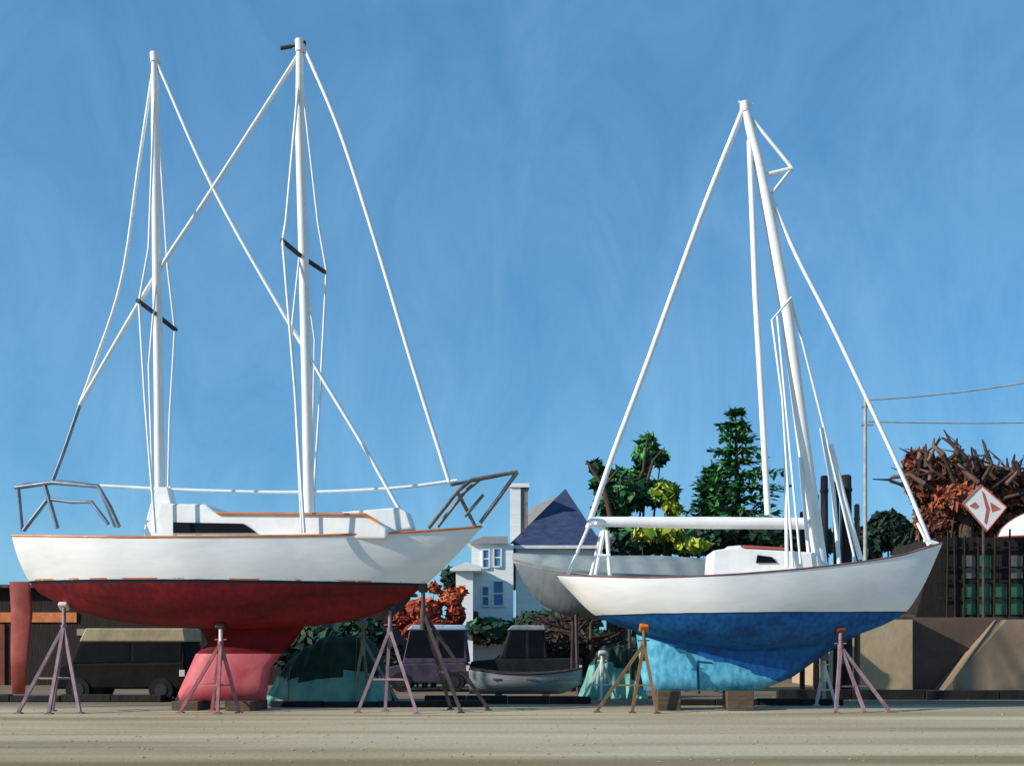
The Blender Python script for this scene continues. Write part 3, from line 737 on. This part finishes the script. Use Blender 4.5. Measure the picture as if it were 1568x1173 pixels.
while px<1790:
    mb.tube([(X(px,D)-bo.x,-.2,z0),(X(px+random.uniform(-2,2),D)-bo.x,-.2,zt+random.random()*.4)],.035,blk,5); px+=random.choice((11,13,22,24))
for py in (838,868,889,915): mb.box(X(1436,D)-bo.x,X(1790,D)-bo.x,-.16,-.1,Z(py+2,D),Z(py-1,D),blk)
mb.obj('window_bars',bsd)
ud=empty('upturned_dinghy',(X(1600,36.2),36.2,zt)); mb=MB(); rows=[]; LL=1.75
for i in range(25):
    t=i/24; s=-LL+2*LL*t; b=.62*max(0,math.sin(math.pi*(t*.75)))**.7+.02 if t<1 else .44
    h=1.05*(max(0,math.sin(math.pi*min(.5,t*.9)))**.6)+.03
    rows.append([(s,-math.cos(math.pi*j/14)*b,.06+h*math.sin(math.pi*j/14)**.8) for j in range(15)])
for i in range(24): mb.faces(rows[i]+rows[i+1],[(j,j+15,j+16,j+1) for j in range(14)],white,True)
mb.poly(rows[-1],white); mb.obj('hull',ud,fixn=True)
mb=MB(); mb.tube([r[0] for r in rows],.05,padr,6); mb.tube([r[-1] for r in rows],.05,padr,6); mb.tube([r[7] for r in rows],.035,padr,6); mb.obj('gunwale',ud)
random.seed(4)
rl=leafmats('russet_leaf',[('#2f1a15','#43261c'),('#5a3222','#6c3d2a'),('#7c4630','#8c5038'),('#9c4c32','#ac6242')])
D=41
bush('autumn_tree',D,[(1425,738,34,38,0,.05),(1470,742,45,40,0,.05),(1530,765,50,42,0,-.1),(1590,770,60,50),(1440,795,34,40,0,-.15),(1500,805,60,36,0,-.2),(1402,715,14,22,0,.1),(1650,775,60,55),(1560,810,50,30,0,-.2),(1440,770,30,16,-1.5,.35),(1470,775,22,12,-1.5,.3)],rl,.32,260,bark=bark)
bt=empty('bare_tree',(X(1480,40),40,0)); mb=MB(); brm=[bark,br[1],mat('branch_pink','#6b4a40','#8f6c5e',rough=.9)]
mb.tube([(0,0,0),(0,0,Z(800,40)),P(1478,740,40)-bt.location],[.35,.28,.2],bark,8)
for i in range(110):
    bx=random.uniform(1395,1590); by=random.uniform(700,750)+max(0,(bx-1480))*.25
    L=random.uniform(25,58); a=random.gauss(-.5,.7)
    tx=bx+math.sin(a)*L; ty=by-abs(math.cos(a))*L*.75; ty=max(ty,652+max(0,(tx-1430))*.40)
    yo=random.uniform(-1,1)
    s=P(bx,by,40)-bt.location+Vector((0,yo,0)); t=P(tx,ty,40)-bt.location+Vector((0,yo,0))
    rr=random.uniform(.04,.12)
    md=s.lerp(t,.5)+Vector((random.uniform(-.25,.25),0,random.uniform(0,.25)))
    mb.tube([s,md,t],[rr,rr*.8,rr*.35],random.choice(brm),5)
    if i%2: mb.tube([md,md+Vector((random.uniform(-.7,.7),random.uniform(-.3,.3),random.uniform(.1,.6)))],[rr*.6,rr*.2],random.choice(brm),4)
    root=P(1478,800,40)-bt.location
    if i%6==0: mb.tube([root,root.lerp(s,.5)+Vector((0,0,.3)),s],[.12,.08,.07],bark,5)
mb.obj('branches',bt)
sg=empty('warning_sign',P(1508,776,34.6)); k=34.6/F
def q(a,b,y=0): return ((a-1508)*k,y,(776-b)*k)
redp=mat('sign_red','#a84a3c','#c87664',rough=.5)
mb=MB(); dv=[(1474,770),(1502,742),(1541,776),(1511,813)]
mb.faces([q(a,b,0) for a,b in dv]+[q(a,b,.04) for a,b in dv],[(0,1,2,3),(7,6,5,4),(0,4,5,1),(1,5,6,2),(2,6,7,3),(3,7,4,0)],white); mb.obj('panel',sg,fixn=True)
mb=MB()
mb.faces([q(1503,750,-.004),q(1509,757,-.004),q(1516,780,-.004),q(1511,803,-.004),q(1507,799,-.004),q(1510,780,-.004)],[(0,1,2,3,4,5)],redp)
mb.faces([q(1516,768,-.008),(q(1533,779,-.008)),q(1519,784,-.008)],[(0,1,2)],redp)
mb.faces([q(1484,774,-.012),(q(1493,768,-.012)),q(1499,775,-.012),q(1493,779,-.012)],[(0,1,2,3)],redp)
for i in range(4):
    a=dv[i]; b=dv[(i+1)%4]; mb.tube([q(*a,-.01),q(*b,-.01)],.025,redp,6)
mb.obj('marking',sg)
mb=MB(); mb.tube([(0,.1,-P(0,776,34.6).z+Z(945,34)),(0,.1,.3)],.05,darkst,8); mb.obj('post',sg)
pil=mat('piling_dark','#141217','#2b2726',rough=.85,scale=3,stretch=(3,3,.4),bump=.5); pilb=mat('piling_brown','#5c443c','#7a6050',rough=.85)
for i,(px,top,w,m) in enumerate(((1262,728,.12,pil),(1285,735,.10,pil),(1305,722,.19,pil),(1328,765,.09,pilb),(1246,775,.08,pil),(1273,745,.1,pilb))):
    e=empty('dock_piling',(X(px,30),30+i*.3,0)); mb=MB(); h=Z(top,30)
    mb.tube([(0,0,0),(0.02,0,h*.5),(0,0,h-.05),(0,0,h)],[w*1.1,w,w*.95,w*.7],m,10)
    mb.tube([(0,0,h-.5),(0,0,h-.42)],w*1.12,m,10); mb.obj('post',e)
up=empty('utility_pole',(X(1325,50),50,0)); mb=MB(); uw=mat('pole_grey_wood','#8f8f86','#b5b3a6',rough=.8)
mb.tube([(0,0,0),(0,0,Z(612,50))],[.12,.08],uw,10); mb.obj('pole',up)
mb=MB(); 
for py in (622,650): mb.box(-.25,.4,-.06,.06,Z(py,50)-.04,Z(py,50)+.04,uw)
mb.obj('crossarms',up)
def wirep(a,b,sag,mb):
    pts=[]
    for i in range(13):
        t=i/12; p=a.lerp(b,t); p.z-=sag*4*t*(1-t); pts.append(p-up.location)
    mb.tube(pts,.04,uw,5)
mb=MB(); wirep(P(1330,612,50),P(1750,548,50),.35,mb); wirep(P(1330,645,50),P(1750,640,50),.15,mb); mb.obj('overhead_wires',up)

shade_black=mat('shade_strip_black','#100d0d','#262020',rough=.8,scale=3,bump=.3)  # low black boxes added to paint the strip of shade below the boats
for px0,px1,Dd,hh in ((415,740,24.9,.15),(650,905,26.3,.2),(1030,1290,25.6,.16),(1190,1640,28.2,.28),(-60,250,27,.2)):
    e=empty('shade_strip',(X((px0+px1)/2,Dd),Dd,0)); w=(px1-px0)/2*Dd/F; mb=MB()
    n=4
    for i in range(n):
        a=-w+2*w*i/n; mb.box(a+.01,a+2*w/n-.01,-.12+random.uniform(-.02,.02),.14,.004,hh+random.uniform(-.02,.02),shade_black)
    mb.obj('shade_bar',e,.02)
random.seed(9)
mb=MB(); stone=mat('pebble','#8c7e60','#bdae8a',rough=.9)
for i in range(900):
    d=random.uniform(12,30); x=random.uniform(-.6,.6)*d; s=random.uniform(.01,.035)
    v=[(x+s*random.uniform(.7,1.3)*a,d+s*random.uniform(.7,1.3)*b,s*.6*c) for a,b,c in ((1,0,.3),(0,1,.3),(-1,0,.3),(0,-1,.3),(0,0,1))]
    mb.faces(v,[(0,1,4),(1,2,4),(2,3,4),(3,0,4)],stone)
mb.obj('gravel_stones')

# ================================================================ LIGHT, SKY, CAMERA
sd=Vector((-.86,-.34,.43)).normalized()
su=bpy.data.lights.new('sun','SUN'); su.energy=5.0; su.angle=math.radians(.5); su.color=(1,.935,.84)
so_=bpy.data.objects.new('sun',su); so_.rotation_euler=sd.to_track_quat('Z','Y').to_euler(); bpy.context.scene.collection.objects.link(so_)
w=bpy.data.worlds.new('World'); bpy.context.scene.world=w; w.use_nodes=True; nt=w.node_tree
bg=nt.nodes['Background']; sky=nt.nodes.new('ShaderNodeTexSky'); sky.sky_type='NISHITA'; sky.sun_disc=False
sky.sun_elevation=math.asin(sd.z); sky.sun_rotation=math.atan2(sd.x,sd.y); sky.air_density=1.0; sky.dust_density=.3; sky.ozone_density=2.0
ST=.12
def vm_(op,a,b):
    n=nt.nodes.new('ShaderNodeVectorMath'); n.operation=op
    nt.links.new(a,n.inputs[0])
    if isinstance(b,tuple): n.inputs[1].default_value=b
    else: nt.links.new(b,n.inputs[1])
    return n.outputs[0]
s1=vm_('MULTIPLY',sky.outputs[0],(ST,ST,ST))
gmn=nt.nodes.new('ShaderNodeGamma'); nt.links.new(s1,gmn.inputs[0]); gmn.inputs[1].default_value=.44
s2=vm_('MULTIPLY',gmn.outputs[0],(.30,.635,.93))
s2=vm_('MULTIPLY',s2,(1/ST,1/ST,1/ST))
tcw=nt.nodes.new('ShaderNodeTexCoord'); mpw=nt.nodes.new('ShaderNodeMapping'); mpw.inputs['Scale'].default_value=(6,6,2.2); mpw.inputs['Rotation'].default_value=(0,.5,.3)
nt.links.new(tcw.outputs['Generated'],mpw.inputs[0]); nw=nt.nodes.new('ShaderNodeTexNoise'); nw.inputs['Scale'].default_value=1.7; nw.inputs['Detail'].default_value=8; nw.inputs['Roughness'].default_value=.66; nw.inputs['Distortion'].default_value=.9
nt.links.new(mpw.outputs[0],nw.inputs['Vector'])
rw_=nt.nodes.new('ShaderNodeValToRGB'); rw_.color_ramp.elements[0].position=.3; rw_.color_ramp.elements[1].position=.72
rw_.color_ramp.elements[0].color=(.76,.87,.92,1); rw_.color_ramp.elements[1].color=(1.22,1.1,1.05,1)
nt.links.new(nw.outputs['Fac'],rw_.inputs[0])
s3=vm_('MULTIPLY',s2,rw_.outputs[0])
nt.links.new(s3,bg.inputs[0]); bg.inputs[1].default_value=ST
cd=bpy.data.cameras.new('camera'); cam=bpy.data.objects.new('camera',cd); bpy.context.scene.collection.objects.link(cam)
cam.location=(0,0,EYE); cam.rotation_euler=(math.radians(90),0,0); cd.sensor_width=36; cd.sensor_fit='HORIZONTAL'; cd.lens=F/1568*36
cd.shift_y=(HY-586)/1568; cd.clip_end=5000; bpy.context.scene.camera=cam
vs=bpy.context.scene.view_settings; vs.view_transform='Standard'; vs.look='None'; vs.exposure=0
